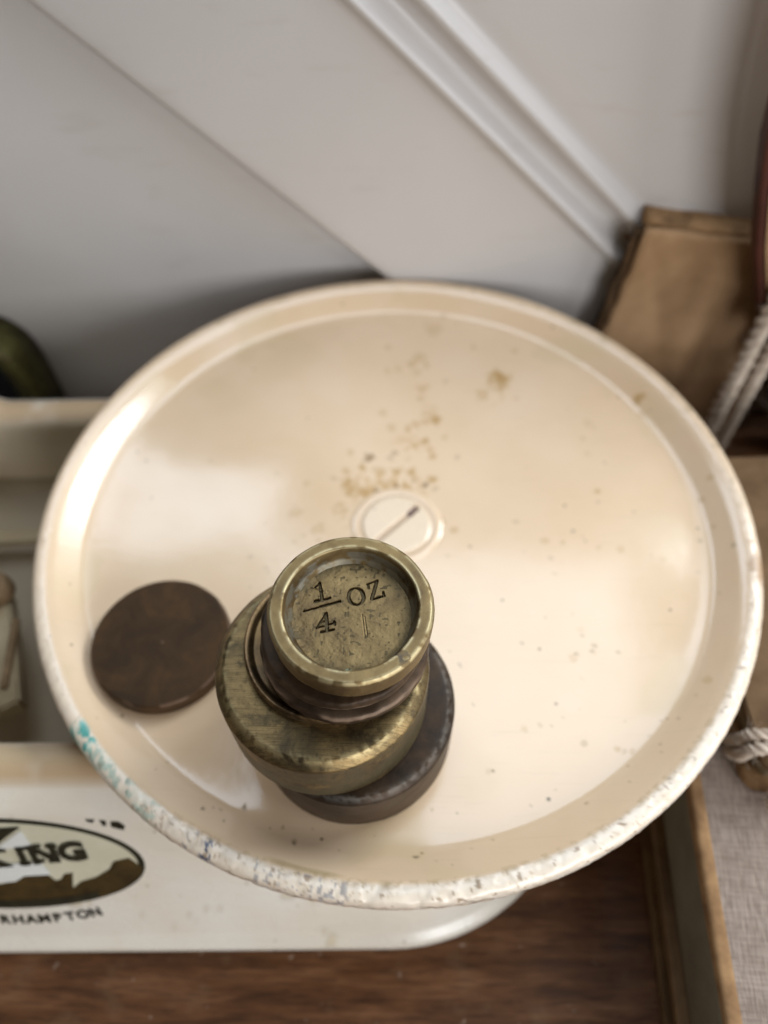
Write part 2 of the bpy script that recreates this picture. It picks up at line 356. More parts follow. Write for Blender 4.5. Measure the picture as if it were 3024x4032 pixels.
for hx, hy, hr, ha in ((-4.5, 8.2, 5.5, .5), (1.5, 9.0, 5.0, .42), (2.2, 18.0, 4.5, .25), (19.5, 32.5, 3.6, .4), (-8.5, 1.5, 3.6, .3)):
    lay((Rr < 61) * (V[:, 2] > -4.3) * (1 - sstep(.3, 1.1, np.hypot(X - hx, Y - hy) / hr)) * sstep(.46, .66, fbm(X * .9, Y * .9, 0, 47, 3)) * ha * 1.3, (.50, .29, .09))
# yellowed patches where the floor turns up
yel = sstep(.52, .7, fbm(X * .09, Y * .09, 0, 51, 3)) * sstep(40, 57, Rr) * .30 * (Rr < 62)
lay(yel, (.60, .46, .24))
# chalky thick paint of the rim
chalk = sstep(62.1, 62.8, Rr) * (V[:, 2] > -2.2)
fine = fbm(X * 2.2, Y * 2.2, Z * 2.2, 61, 3); crs = fbm(X * .7, Y * .7, Z * .7, 71, 3)
lay(chalk * near * (.55 + .3 * crs), (.82, .75, .65))
Ad = (Ang + 360) % 360
def arc(a0, a1, soft=1.5):
    return sstep(a0 - soft, a0 + soft, Ad) * (1 - sstep(a1 - soft, a1 + soft, Ad))
# brown grime in the pits
nearp = np.clip(np.cos(np.radians(Ang + 80)), 0, 1)
lay(chalk * nearp * sstep(.62, .72, fbm(X * 2.9, Y * 2.9, Z * 2.9, 81, 3)) * .6 * sstep(.38, .62, fbm(X * .22, Y * .22, 0, 83, 2)), (.42, .29, .16))
lay(sstep(61.8, 62.2, Rr) * (1 - sstep(62.7, 63.2, Rr)) * arc(238, 330, 6) * sstep(.50, .60, fbm(X * 1.5, Y * 1.5, 0, 87, 3)) * .55, (.46, .33, .17))
lay(chalk * (.25 + .75 * nearp) * sstep(.74, .78, fbm(X * 1.2, Y * 1.2, Z, 91, 2)) * .8, (.26, .16, .08))
tl = chalk * (arc(219.5, 224, .8) * .95 + arc(224, 231, 1) * .42 + arc(231, 238, 1) * .36)
lay(tl * sstep(.45, .60, fbm(X * 1.0, Y * 1.0, Z * 1.5, 101, 3)), (.02, .30, .26))
lay(tl * sstep(.40, .62, fbm(X * .8 + 9, Y * .8, Z, 111, 3)) * .35, (.30, .62, .55))
bl = chalk * (arc(242.5, 243.8, .3) * .6 + arc(245, 247, .4) + arc(252, 256, .6) * .55 + arc(257, 264.5, 1) * .6)
lay(bl * sstep(.56, .61, fbm(X * 1.9, Y * 1.9, Z, 121, 3)) * .9, (.035, .07, .15))
lay(chalk * arc(255.5, 256.3, .3) * sstep(.5, .6, crs), (.30, .12, .07))
lay(sstep(61.3, 61.8, Rr) * (1 - sstep(61.9, 62.4, Rr)) * arc(254, 263, 1.5) * .55, (.33, .25, .10))
lay(chalk * arc(347, 352, 1) * sstep(.45, .55, crs) * .7, (.32, .17, .07))
lay(chalk * arc(50, 80, 3) * sstep(.50, .62, fine) * .5, (.45, .30, .12))
lay(chalk * arc(0, 130, 5) * sstep(.58, .66, crs) * .45, (.40, .30, .16))
# outer wall of the rim: greyer paint with bare-metal scrapes
ow = (V[:, 2] <= -1.2) * (Rr > 64)
lay(ow * .5, (.55, .49, .43)); lay(ow * sstep(.62, .67, fbm(Ad * .55, Z * 1.5, 0, 131, 3)) * .8, (.22, .15, .10))
paint(pan, np.concatenate([rgb, al[:, None]], 1))

# --- screw: painted-over slotted head in a shallow ring
sp = fillet([(0.05, .55), (6.1, .55), (6.7, .1), (7.2, .35), (7.9, .30), (8.6, -.05)], [0, .5, .3, .3, .4, 0])
V, F, A, Rr2 = lathe_arrays(densify(sp, .12), 200)
ax = np.array([5.3, 5.3]); ax = ax / np.hypot(*ax); pr = V[:, 0] * ax[1] - V[:, 1] * ax[0]
al_ = V[:, 0] * ax[0] + V[:, 1] * ax[1]
slot = (1 - sstep(.45, .75, np.abs(pr))) * (1 - sstep(5.2, 5.8, np.abs(al_)))
V[:, 2] -= slot * .62
V[:, 2] = V[:, 2] * .58 + .04
screw = mesh_from('screw', V, F[:-2] + [F[-2]], PAN_MAT, pan, loc=(0.2, -.7, -3.98))
tag(screw, 'slotted screw head painted over in cream with a rust dot in its slot')
dr = np.hypot(V[:, 0] - 2.6, V[:, 1] - 2.6)
sa_ = (1 - sstep(.35, 1.0, dr)) * .95 + slot * .5 + sstep(6.2, 6.6, Rr2) * (1 - sstep(6.9, 7.3, Rr2)) * .35
dr2 = np.hypot(V[:, 0] - 3.3, V[:, 1] - 3.7); sa_ = np.clip(sa_ + (1 - sstep(.3, 1.1, dr2)) * .5, 0, 1)
hd_ = (Rr2 < 6.2) * (1 - slot) * (sa_ < .05); sa_ = np.where(hd_ > .5, .4, sa_)
cc = np.where((sa_ > .6)[:, None], np.array([.12, .055, .035]), np.array([.36, .235, .14])); cc[hd_ > .5] = (.79, .69, .53)
paint(screw, np.concatenate([cc, sa_[:, None]], 1))

# --- base: long trough casting with rounded end
RZ = math.radians(1.3)
YC = -4.5
def outline(h, n=20):
    """half depth h -> closed loop, long in x, right end rounded"""
    xe = 36.5 - (62 - h); rc = max(14, 38 - (62 - h) * .55); xl = -185 + (62 - h)
    pts = []
    def arcp(cx, cy, a0, a1):
        for k in range(n + 1):
            a = math.radians(a0 + (a1 - a0) * k / n); pts.append((cx + rc * math.cos(a), cy + rc * math.sin(a)))
    m_ = 170
    arcp(xe - rc, -h + rc, -90, 0); arcp(xe - rc, h - rc, 0, 90)
    xs = np.linspace(xe - rc, xl + rc, m_)[1:-1]; pts += [(x, h) for x in xs]
    arcp(xl + rc, h - rc, 90, 180); arcp(xl + rc, -h + rc, 180, 270)
    pts += [(x, -h) for x in xs[::-1]]
    return np.array(pts) + np.array([0, YC])
lv = [(61.2, -45), (62, -44.4), (62, -42), (61.4, -41.0), (60.3, -40.6), (45.6, -14.2), (45.0, -13.2), (43.9, -12.2), (41.2, -9.6), (40.2, -8.8), (39, -8.3), (37.6, -8.1), (36.2, -8.3), (35.1, -9.0), (34.5, -10.2), (33.6, -28), (33, -30.2), (31.4, -31.5), (29, -31.8)]
lv = densify(lv, 1.6)
rings = []
for h, z in lv:
    o_ = outline(h); zz = np.full(len(o_), z)
    up = (o_[:, 1] > 10) * (z > -12) * (1 - sstep(-96, -84, o_[:, 0])) * 5.0   # boss on the far wall
    rings.append(np.column_stack([o_, zz + up]))
n = len(rings[0]); V = np.concatenate(rings); F = []
for k in range(len(rings) - 1):
    for i in range(n):
        j = (i + 1) % n; F.append((k*n+i, k*n+j, (k+1)*n+j, (k+1)*n+i))
F.append(tuple(range(n))[::-1]); F.append(tuple(range((len(rings)-1)*n, len(rings)*n)))
c_, s_ = math.cos(RZ), math.sin(RZ)
def rotz(V):
    V = np.asarray(V, float); return np.column_stack([V[:, 0]*c_ - V[:, 1]*s_, V[:, 0]*s_ + V[:, 1]*c_, V[:, 2]])
V0 = V.copy(); V = rotz(V)
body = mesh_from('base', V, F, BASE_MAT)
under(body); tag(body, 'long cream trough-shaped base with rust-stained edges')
em = body.modifiers.new('es', 'EDGE_SPLIT'); em.split_angle = math.radians(50)
al = np.zeros(len(V)); rgb = np.zeros((len(V), 3))
bx, by, bz = V0.T
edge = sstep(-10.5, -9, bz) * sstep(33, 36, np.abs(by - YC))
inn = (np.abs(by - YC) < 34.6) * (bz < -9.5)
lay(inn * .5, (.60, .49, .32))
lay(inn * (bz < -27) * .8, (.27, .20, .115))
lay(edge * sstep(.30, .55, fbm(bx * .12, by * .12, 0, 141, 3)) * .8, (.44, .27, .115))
lay((bz > -9) * (by < -40) * (by > -43) * .5, (.50, .38, .22))
lay((bz < -14) * (by < -45) * sstep(.74, .80, fbm(bx * .35, bz * .35, 0, 151, 3)) * .5, (.55, .42, .22))
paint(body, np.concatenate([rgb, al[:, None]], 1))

# --- pan support and beam inside the trough
post = lathe_arrays(fillet([(0.1, -7), (9, -7), (9, -9), (4, -11), (4, -27.5), (8, -29), (8, -31.8), (.1, -31.8)], .6), 48)
under(mesh_from('pan_support', post[0], post[1], BASE_MAT)); 
def prism(name, poly, z0, z1, mat, parent=None, bev=.5):
    bm = bmesh.new()
    vs = [bm.verts.new(Vector((x, y, z0)) * S) for x, y in poly]
    f = bm.faces.new(vs); r = bmesh.ops.extrude_face_region(bm, geom=[f])
    for v in [g for g in r['geom'] if isinstance(g, bmesh.types.BMVert)]: v.co.z = z1 * S
    bmesh.ops.recalc_face_normals(bm, faces=bm.faces)
    if bev: bmesh.ops.bevel(bm, geom=list(bm.edges), offset=bev * S, segments=2, affect='EDGES')
    me = bpy.data.meshes.new(name); bm.to_mesh(me); bm.free()
    o = bpy.data.objects.new(name, me); COL.objects.link(o); me.materials.append(mat)
    if parent: o.parent = parent
    return o
BEAM = matte('grimy_cream_beam', (.46, .37, .23), (.31, .23, .125), 60, .55, bumpd=.2, spec=.5)
GRIME = matte('rusty_iron', (.16, .10, .05), (.26, .17, .09), 300, .7, bumpd=.3)
bmn = prism('beam', [(-170, 4), (-88, 2), (-76, -8), (-71, -20), (-67, -31), (-70.5, -33), (-78, -30), (-84, -22), (-92, -14), (-170, -16)], -21, -16, BEAM); under(bmn)
tag(bmn, 'stained cream beam arm reaching into the trough')
kn = lathe_arrays(fillet([(0.1, -12), (2.4, -12), (3.2, -13.4), (3.2, -16), (.1, -16)], .6), 40)
pv = mesh_from('pivot_knob', kn[0] + np.array([-77, -9.5, 0]), kn[1], GRIME); under(pv)
sl = prism('beam_spring', [(-72.6, -15), (-71.2, -15.4), (-69.6, -28.6), (-70.8, -29.2)], -15.9, -14.9, GRIME, None, .2); under(sl)
rd = prism('cross_plate', [(-110, 6), (-60, 10), (-58, 13), (-110, 10)], -27, -25.5, BEAM, None, .3); under(rd)

# --- printed oval badge on the sloping front
INK = matte('dark_green_black_ink', (.018, .016, .010), (.035, .030, .016), 500, .5, bumpd=0)
SEA = matte('dark_olive_ink', (.035, .022, .008), (.075, .046, .014), 260, .5, bumpd=0)
CREAMF = matte('pale_cream_print', (.62, .58, .44), (.56, .52, .38), 200, .45, bumpd=0)
WHITEF = matte('white_print', (.74, .74, .70), (.68, .67, .62), 200, .45, bumpd=0)
dn = np.array([0, -(60.3 - 45.6), -(40.6 - 14.2)]); dnl = np.hypot(dn[1], dn[2]); dn /= dnl
nrm = np.array([0, dn[2], -dn[1]]); nrm = nrm / np.hypot(nrm[1], nrm[2])
if nrm[1] > 0: nrm = -nrm
def onface(s, t, lift):
    p0 = np.array([0, YC - 45.6, -14.2]); q = p0 + np.array([s - 1.1, 0, 0]) + dn * (t - .2) + nrm * lift
    return rotz([q])[0]
def decal(name, polys, mat, lift, parent):
    Vd, Fd = [], []
    for poly in polys:
        b = len(Vd); k = len(poly)
        Vd += [onface(s, t, lift) for s, t in poly] + [onface(s, t, lift - .05) for s, t in poly]
        Fd.append(tuple(range(b, b + k)))
        for i in range(k):
            j = (i + 1) % k; Fd.append((b + i, b + j, b + k + j, b + k + i))
    bm = bmesh.new()
    me = bpy.data.meshes.new(name); me.from_pydata([tuple(np.array(v) * S) for v in Vd], [], Fd)
    bm.from_mesh(me); bmesh.ops.recalc_face_normals(bm, faces=bm.faces); bm.to_mesh(me); bm.free()
    o = bpy.data.objects.new(name, me); COL.objects.link(o); me.materials.append(mat); o.parent = parent; return o
EC = (-66.2, 10.9)
def ell(a, b, n=96, a0=0, a1=360): return [(EC[0] + a * math.cos(math.radians(a0 + (a1 - a0) * k / n)), EC[1] + b * math.sin(math.radians(a0 + (a1 - a0) * k / n))) for k in range(n)]
badge = decal('badge', [ell(24.4, 10.9)], INK, .10, None); under(badge); tag(badge, 'oval printed badge with a sailing ship and lettering')
fld = decal('badge_field', [ell(23.3, 10.0)], CREAMF, .16, badge)
sea = [(-88, 12), (-80, 12.4), (-74, 13.6), (-70, 15.2), (-67.17, 15.46), (-64.24, 14.64), (-62.48, 13.29), (-58.61, 13.03), (-57.51, 14.66), (-56.54, 14.39), (-55.72, 13.04), (-54.22, 12.77), (-54.9, 16.6), (-53.19, 14.95), (-50.44, 13.87), (-47.92, 11.99), (-46.88, 10.12), (-44.2, 9.3), (-42.6, 11.2)]
low = [(x, y) for x, y in ell(24.0, 10.6, 60, 3, 177)]
decal('badge_sea', [sea + low], SEA, .24, badge)
lo_a, lo_b = ell(24.0, 10.6, 40, 50, 150), ell(24.0, 8.6, 40, 50, 150)
decal('badge_black_band', [[lo_a[k], lo_a[k + 1], lo_b[k + 1], lo_b[k]] for k in range(39)], INK, .32, badge)  # thick black printed band along the lower edge of the oval
decal('badge_hull', [[(-76, 12), (-66.06, 10.86), (-61.33, 9.81), (-58.76, 10.35), (-57.89, 13.03), (-62.48, 13.29), (-64.24, 14.64), (-67.1, 15.0), (-72, 14.2)]], WHITEF, .36, badge)
decal('badge_sail', [[(-70, 8), (-64.86, 5.9), (-60.75, 2.61), (-59.7, 6.2), (-65.05, 7.0)]], WHITEF, .30, badge)
decal('badge_pennant', [[(-68, 2.2), (-64.01, 2.0), (-60.61, 1.7), (-63.32, 3.86), (-64.68, 5.13), (-69, 6)]], INK, .42, badge)
decal('badge_mark', [[(-49.9, .35), (-48.4, .45), (-48.8, 1.2), (-49.7, .9)], [(-47.7, .6), (-46.6, .75), (-46.7, 1.9), (-47.3, 1.9), (-47.5, 1.2)], [(-45.9, .9), (-44.6, 1.0), (-43.7, 1.9), (-44.0, 2.9), (-45.2, 2.5), (-46.0, 2.1)]], INK, .12, badge)
def glyphs(name, items, mat, lift, parent):
    """items: (character, s, t, height, angle); bold flat letters"""
    Vd, Fd = [], []
    for ch, s0, t0, hgt, ang, wx in items:
        cu = bpy.data.curves.new('g', 'FONT'); cu.body = ch; cu.align_x = 'CENTER'; cu.size = 1; cu.offset = .045; cu.resolution_u = 3
        ob = bpy.data.objects.new('g', cu); COL.objects.link(ob)
        dg = bpy.context.evaluated_depsgraph_get(); me = bpy.data.meshes.new_from_object(ob.evaluated_get(dg))
        b = len(Vd); ca, sa = math.cos(ang), math.sin(ang); k = hgt / .70
        for v in me.vertices:
            x, y = v.co.x * k * wx, v.co.y * k
            Vd.append(onface(s0 + x * ca + y * sa, t0 + x * sa - y * ca, lift))
        Fd += [tuple(b + i for i in p.vertices) for p in me.polygons]
        bpy.data.objects.remove(ob); bpy.data.curves.remove(cu); bpy.data.meshes.remove(me)
    me = bpy.data.meshes.new(name); me.from_pydata([tuple(np.array(v) * S) for v in Vd], [], Fd)
    o = bpy.data.objects.new(name, me); COL.objects.link(o); me.materials.append(mat); o.parent = parent; return o
w1 = [('V', -77.2, 13.0), ('I', -72.6, 12.2), ('K', -68.0, 11.3), ('I', -61.4, 10.15), ('N', -57.9, 9.65), ('G', -53.0, 9.1)]
w1 = [('V', -76.0, 11.9), ('I', -71.5, 11.5), ('K', -66.4, 10.7), ('I', -61.5, 10.2), ('N', -57.8, 9.7), ('G', -53.0, 9.2)]
glyphs('badge_word', [(c, s, t + .2, 4.0, math.radians(-7), 1.15) for c, s, t in w1], INK, .48, badge)
# serifs of the big letters
ser = []
for c, s, t in w1:
    if c in 'IKN':
        for dy in (0, -3.5):
            for dx in ((0,) if c == 'I' else (-1.3, 1.3)): ser.append([(s + dx - 1.0, t + dy - .28), (s + dx + 1.0, t + dy - .5), (s + dx + 1.0, t + dy + .1), (s + dx - 1.0, t + dy + .3)])
decal('badge_serif', ser, INK, .54, badge)
txt = 'WOLVERHAMPTON'; it = []
for i, ch in enumerate(txt):
    s = -80.3 + i * 2.36; dx = s - EC[0]; yy = EC[1] + 14.1 * math.sqrt(max(0, 1 - (dx / 29.0) ** 2))
    sl_ = -14.1 / 29.0 * (dx / 29.0) / math.sqrt(1 - (dx / 29.0) ** 2)
    it.append((ch, s, yy + .75, 2.05, math.atan(sl_), 1.0))
glyphs('badge_town', it, INK, .12, badge)

# ---------------------------------------------------------------- brass weights
def weight(name, x, y, z, prof, mat, label, group=None, segs=256, cat='weight', wob=.05, paintf=None, tilt=(0, 0)):
    V, F, A, R_ = lathe_arrays(prof, segs)
    q = (fbm(V[:, 0] * .6 + x, V[:, 1] * .6, V[:, 2] * .6, int(abs(x * 7)) + 200, 3) - .5) * wob * 2
    inr = sstep(.5, 2, R_)
    V[:, 0] += V[:, 0] / np.maximum(R_, 1e-6) * q * inr; V[:, 1] += V[:, 1] / np.maximum(R_, 1e-6) * q * inr; V[:, 2] += q * .35 * (V[:, 2] > .3)
    o = mesh_from(name, V, F, mat, loc=(x, y, z)); tag(o, label, cat, group)
    o.rotation_euler = (tilt[0], tilt[1], 0)
    if paintf: paint(o, paintf(V, A, R_))
    else: paint(o, np.zeros((len(V), 4)))
    return o
def prof_disc(r, t, bt=1.0, bb=.5, f=.35):
    return densify(fillet([(.05, t), (r - bt, t), (r, t - bt), (r, bb), (r - bb, 0), (.05, 0)], f, 4), .35)
G = 'old brass weights stacked on the pan'
def worn(r0, hi, side=(.10, .085, .055), amt=.6, seed=300):
    def f(V, A, R_):
        e = np.exp(-((R_ - r0) / .42) ** 2) * (V[:, 2] > V[:, 2].max() - 2.0)
        nn = fbm(V[:, 0] * 1.6, V[:, 1] * 1.6, V[:, 2], seed, 3)
        a = np.clip(e * amt * sstep(.35, .6, nn), 0, 1)
        sd = (V[:, 2] < V[:, 2].max() - 1.3) * (R_ > r0 - .3)
        b = sd * sstep(.35, .62, fbm(A * 2.2, V[:, 2] * .22, 0, seed + 5, 3)) * .75
        c = np.where((a > b)[:, None], np.array(hi), np.array(side)); return np.concatenate([c, np.maximum(a, b)[:, None]], 1)
    return f
weight('brass_weight', -6.05, -38.9, -4.0, prof_disc(15.0, 12, 1.0, .3), RIMBRONZE,
       'thick dark brown weight at the very bottom of the stack, poking out to the right', G, paintf=worn(14.2, (.26, .24, .21), (.06, .036, .023), .3, 310))
weight('brass_weight', -9.75, -38.35, 8.0, prof_disc(14.45, 12, 1.25, .3), BRASS_SCR,
       'wide scratched brass weight second from the bottom of the stack', G, paintf=worn(13.3, (.60, .49, .26), (.13, .115, .07), .55, 330))
thin = densify(fillet([(.05, .9), (9.9, .9), (10.3, 1.7), (10.9, 1.9), (11.15, 1.4), (11.0, .3), (10.6, 0), (.05, 0)], .25, 4), .3)
weight('brass_weight', -9.1, -36.1, 20.0, thin, BRONZE,
       'thin reddish brown disc weight with a raised lip, third from the bottom', G, paintf=worn(10.9, (.30, .19, .10), (.14, .08, .05), .6, 350))
def ridged(V, A, R_):
    z = V[:, 2]
    a = np.clip((np.exp(-((z - 2.0) / .3) ** 2) + np.exp(-((z - 4.2) / .25) ** 2) * .7) * (R_ > 10) * sstep(.35, .6, fbm(A * 3, z, 0, 371, 3)), 0, 1) * .85
    return np.concatenate([np.tile([.30, .21, .15], (len(V), 1)), a[:, None]], 1)
dk = densify(fillet([(.05, 5.8), (10.3, 5.8), (10.6, 5.4), (10.5, 4.0), (9.2, 3.5), (9.2, 2.7), (10.9, 2.3), (11.15, 1.7), (11.05, .5), (10.6, 0), (.05, 0)], .22, 4), .25)
weight('brass_weight', -6.5, -36.75, 21.95, dk, BROWN_METAL,
       'dark chocolate weight with a grooved side just below the topmost one', G, wob=.20, paintf=ridged)
# topmost: recessed with stamped text; the floor of the recess is a fine grid that carries the engraving
QX, QY, QZ = -5.3, -37.3, 27.8
qp = densify(fillet([(7.3, 3.6), (7.72, 4.3), (8.15, 6.1), (8.35, 6.22), (9.65, 6.2), (10.05, 5.75), (9.95, 2.6), (9.3, 1.4), (8.9, 0), (7.0, 0)], [0, .15, .12, .1, .12, .18, .5, .3, .3, 0], 5), .16)
V, F, A, R_ = lathe_arrays(qp, 320); F = F[:-2]
q = (fbm(V[:, 0] * .7, V[:, 1] * .7, V[:, 2] * .7, 401, 3) - .5) * .12
V[:, 0] += V[:, 0] / R_ * q; V[:, 1] += V[:, 1] / R_ * q; V[:, 2] += q * .4
off = len(V)
# engraving grid
g = np.linspace(-7.75, 7.75, 320); GX, GY = np.meshgrid(g, g, indexing='ij'); gx, gy = GX.ravel(), GY.ravel(); gr = np.hypot(gx, gy)
def seg(p, a, b):
    a = np.array(a) - (QX, QY); b = np.array(b) - (QX, QY); d_ = b - a
    t = np.clip(((gx - a[0]) * d_[0] + (gy - a[1]) * d_[1]) / (d_ @ d_), 0, 1)
    return np.hypot(gx - a[0] - t * d_[0], gy - a[1] - t * d_[1])
eng = np.zeros(len(gx)); jw = (fbm(gx * 3, gy * 3, 0, 411, 3) - .5) * .10
def cut(a, b, wd, dp=1.0):
    global eng
    dd = seg(None, a, b) + jw; eng = np.maximum(eng, dp * (1 - sstep(wd * .55, wd, dd)))
cut((-9.52, -32.75), (-9.02, -35.2), .24); cut((-9.55, -32.85), (-10.02, -33.35), .15); cut((-9.95, -35.43), (-8.12, -34.83), .20); cut((-9.9, -35.3), (-9.6, -35.2), .26)
cut((-11.2, -36.70), (-9.0, -36.0), .15); cut((-9.2, -36.05), (-6.87, -35.30), .23)
cut((-8.45, -36.98), (-8.2, -39.3), .26); cut((-8.5, -37.0), (-9.42, -38.85), .15); cut((-9.5, -38.96), (-7.3, -38.2), .15); cut((-8.9, -39.48), (-7.4, -39.12), .17); cut((-8.7, -38.2), (-8.3, -38.4), .30, .8); cut((-7.45, -38.0), (-7.3, -38.5), .15)
cut((-3.5, -32.8), (-2.25, -32.3), .15); cut((-2.3, -32.35), (-2.9, -34.95), .26); cut((-2.88, -35.02), (-1.35, -34.48), .15); cut((-3.5, -32.8), (-3.3, -33.4), .17); cut((-1.35, -34.46), (-1.5, -33.95), .17)
ex, ey = gx - (-4.86 - QX), gy - (-34.6 - QY); th = math.radians(12)
eu, ev = ex * math.cos(th) + ey * math.sin(th), -ex * math.sin(th) + ey * math.cos(th)
rr_ = np.hypot(eu / .93, ev / 1.17); ang_ = np.arctan2(ev, eu)
wo = .10 + .13 * np.abs(np.cos(ang_)); eng = np.maximum(eng, 1 - sstep(wo * .8, wo * 1.25, np.abs(rr_ - 1) + jw))
scr = np.zeros(len(gx))
for a_, b_ in (((-4.01, -37.1), (-3.6, -40.0)), ((-3.7, -37.4), (-3.3, -39.9)), ((-9, -33.9), (-10.6, -33.4))): scr = np.maximum(scr, 1 - sstep(.02, .10, seg(None, a_, b_)))
gz = 3.5 - eng * .42 - scr * .06 + (fbm(gx * .5, gy * .5, 0, 421, 3) - .5) * .16 + (fbm(gx * 3, gy * 3, 0, 431, 2) - .5) * .05 + sstep(6.6, 7.7, gr) * .14
ring_lip = np.exp(-((eng - .12) / .1) ** 2) * (eng > .02) * .05; gz += ring_lip
keep = gr < 7.62
idx = -np.ones(len(gx), int); idx[keep] = np.arange(keep.sum()) + off
N = len(g); I = np.arange(N * N).reshape(N, N)
quad = np.stack([I[:-1, :-1], I[1:, :-1], I[1:, 1:], I[:-1, 1:]], -1).reshape(-1, 4)
ok = keep[quad].all(1); Fq = [tuple(map(int, r)) for r in idx[quad[ok]]]
VV = np.concatenate([V, np.column_stack([gx, gy, gz])[keep]])
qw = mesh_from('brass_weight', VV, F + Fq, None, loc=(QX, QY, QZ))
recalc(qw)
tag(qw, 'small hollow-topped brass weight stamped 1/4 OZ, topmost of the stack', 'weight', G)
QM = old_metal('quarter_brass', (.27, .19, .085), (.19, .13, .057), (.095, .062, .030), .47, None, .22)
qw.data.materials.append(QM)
nb_ = len(V)
pc = np.zeros((len(VV), 4))
nn = fbm(VV[:, 0] * .8, VV[:, 1] * .8, VV[:, 2] * .8, 441, 4)
Rq = np.hypot(VV[:, 0], VV[:, 1])
# ring: worn bright edges and a dark bruise low right
rim_a = np.exp(-((Rq[:nb_] - 9.75) / .22) ** 2) * (V[:, 2] > 5.4) * .65
rim_b = np.exp(-((Rq[:nb_] - 8.35) / .18) ** 2) * (V[:, 2] > 5.4) * .6
pc[:nb_, :3] = (.66, .56, .33); pc[:nb_, 3] = np.clip(rim_a + rim_b, 0, 1) * sstep(.35, .55, nn[:nb_])
bru = (1 - sstep(.5, 1.5, np.hypot(V[:, 0] - 6.2, (V[:, 1] + 6.3)))) * sstep(.35, .6, fbm(V[:, 0] * 1.5, V[:, 1] * 1.5, 0, 451, 3)) * .85
pc[:nb_][bru > pc[:nb_, 3]] = 0; ii = np.where(bru > .05)[0]; pc[ii, :3] = (.07, .06, .05); pc[ii, 3] = bru[ii]
wl = (Rq[:nb_] < 8.0) & (V[:, 2] < 6.0); pc[:nb_][wl] = 0
ii = np.where(wl)[0]; pc[ii, :3] = (.34, .35, .31); pc[ii, 3] = sstep(.40, .6, nn[ii]) * .5
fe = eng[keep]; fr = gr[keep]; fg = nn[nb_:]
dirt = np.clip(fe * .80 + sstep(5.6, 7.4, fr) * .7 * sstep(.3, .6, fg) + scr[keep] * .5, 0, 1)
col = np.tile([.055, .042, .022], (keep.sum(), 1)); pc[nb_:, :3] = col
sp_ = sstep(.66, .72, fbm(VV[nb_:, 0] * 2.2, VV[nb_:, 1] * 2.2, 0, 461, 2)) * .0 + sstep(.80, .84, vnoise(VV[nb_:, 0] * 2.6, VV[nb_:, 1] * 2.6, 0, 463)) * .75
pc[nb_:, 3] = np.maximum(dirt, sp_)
gre = (1 - sstep(.3, 1.3, np.hypot(VV[nb_:, 0] - .2, (VV[nb_:, 1] + 7.1) * 1.6))) * .55
k = np.where(gre > pc[nb_:, 3])[0] + nb_; pc[k, :3] = (.12, .22, .17); pc[k, 3] = gre[k - nb_]
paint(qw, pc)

# the loose brown disc beside the stack
def coinp(V, A, R_):
    e = np.exp(-((R_ - 11.35) / .18) ** 2) * (V[:, 2] > 2.8) * sstep(.4, .6, fbm(A * 5, V[:, 2], 0, 471, 3)) * .6
    dot = (1 - sstep(.08, .2, np.hypot(V[:, 0] - .3, V[:, 1] + .3))) * (V[:, 2] > 2)
    return np.concatenate([np.tile([.24, .15, .10], (len(V), 1)), np.maximum(e, dot * .9)[:, None]], 1)
weight('bronze_weight', -38.7, -26.1, -4.0, prof_disc(11.55, 3.3, .3, .3, .2), BROWN_SCR,
       'flat smooth dark brown disc lying by itself on the pan left of the stack', None, paintf=coinp, wob=.03)

# ---------------------------------------------------------------- books on the right
LINEN = None
def linen():
    m = M('pinkish_grey_book_cloth')
    v = m.vec((14, 1.3, 1)); g1 = m.noise(230, 4, .6, v); v2 = m.vec((1, 14, 1)); g2 = m.noise(200, 3, .6, v2)
    gg = m.math('ADD', m.math('MULTIPLY', g1, .65), m.math('MULTIPLY', g2, .35))
    c = m.ramp(gg, [(.40, (.21, .158, .125)), (.60, (.37, .295, .245))])
    c = m.mix(m.math('MULTIPLY', m.ramp(m.noise(50, 3), [(.5, (0,0,0)), (.8, (1,1,1))]), .4), c, (.22, .16, .12))
    m.set(Base_Color=c, Roughness=.9, Specular_IOR_Level=.2); m.bump(gg, .35, .7); return m.m
LIN = linen()
SPINE = matte('grey_green_spine_cloth', (.19, .165, .115), (.145, .125, .085), 120, .75, bumpd=.15)
WORN = matte('worn_tan_board', (.34, .20, .095), (.20, .11, .05), 260, .85, bumpd=.3)
DARKB = matte('dark_brown_cloth', (.17, .10, .048), (.11, .062, .028), 150, .8, bumpd=.2)
PAGES = matte('old_page_edges', (.34, .27, .17), (.22, .165, .10), 60, .9, (1, 1, 30), bumpd=.4)
TAN = matte('old_tan_paper_cover', (.42, .26, .14), (.25, .145, .07), 42, .8, bumpd=.6)
RED = matte('dark_red_leather', (.085, .022, .012), (.030, .010, .006), 60, .55, bumpd=.2)
RAG = matte('frayed_dark_edge', (.05, .028, .013), (.10, .055, .025), 400, .9, bumpd=.4)
def at(o, base):
    o.location = Vector((0, 0, 0)); return o
def book_thing(name, loc, label, rz=0): return empty(name, loc, label, 'book', None, rz)
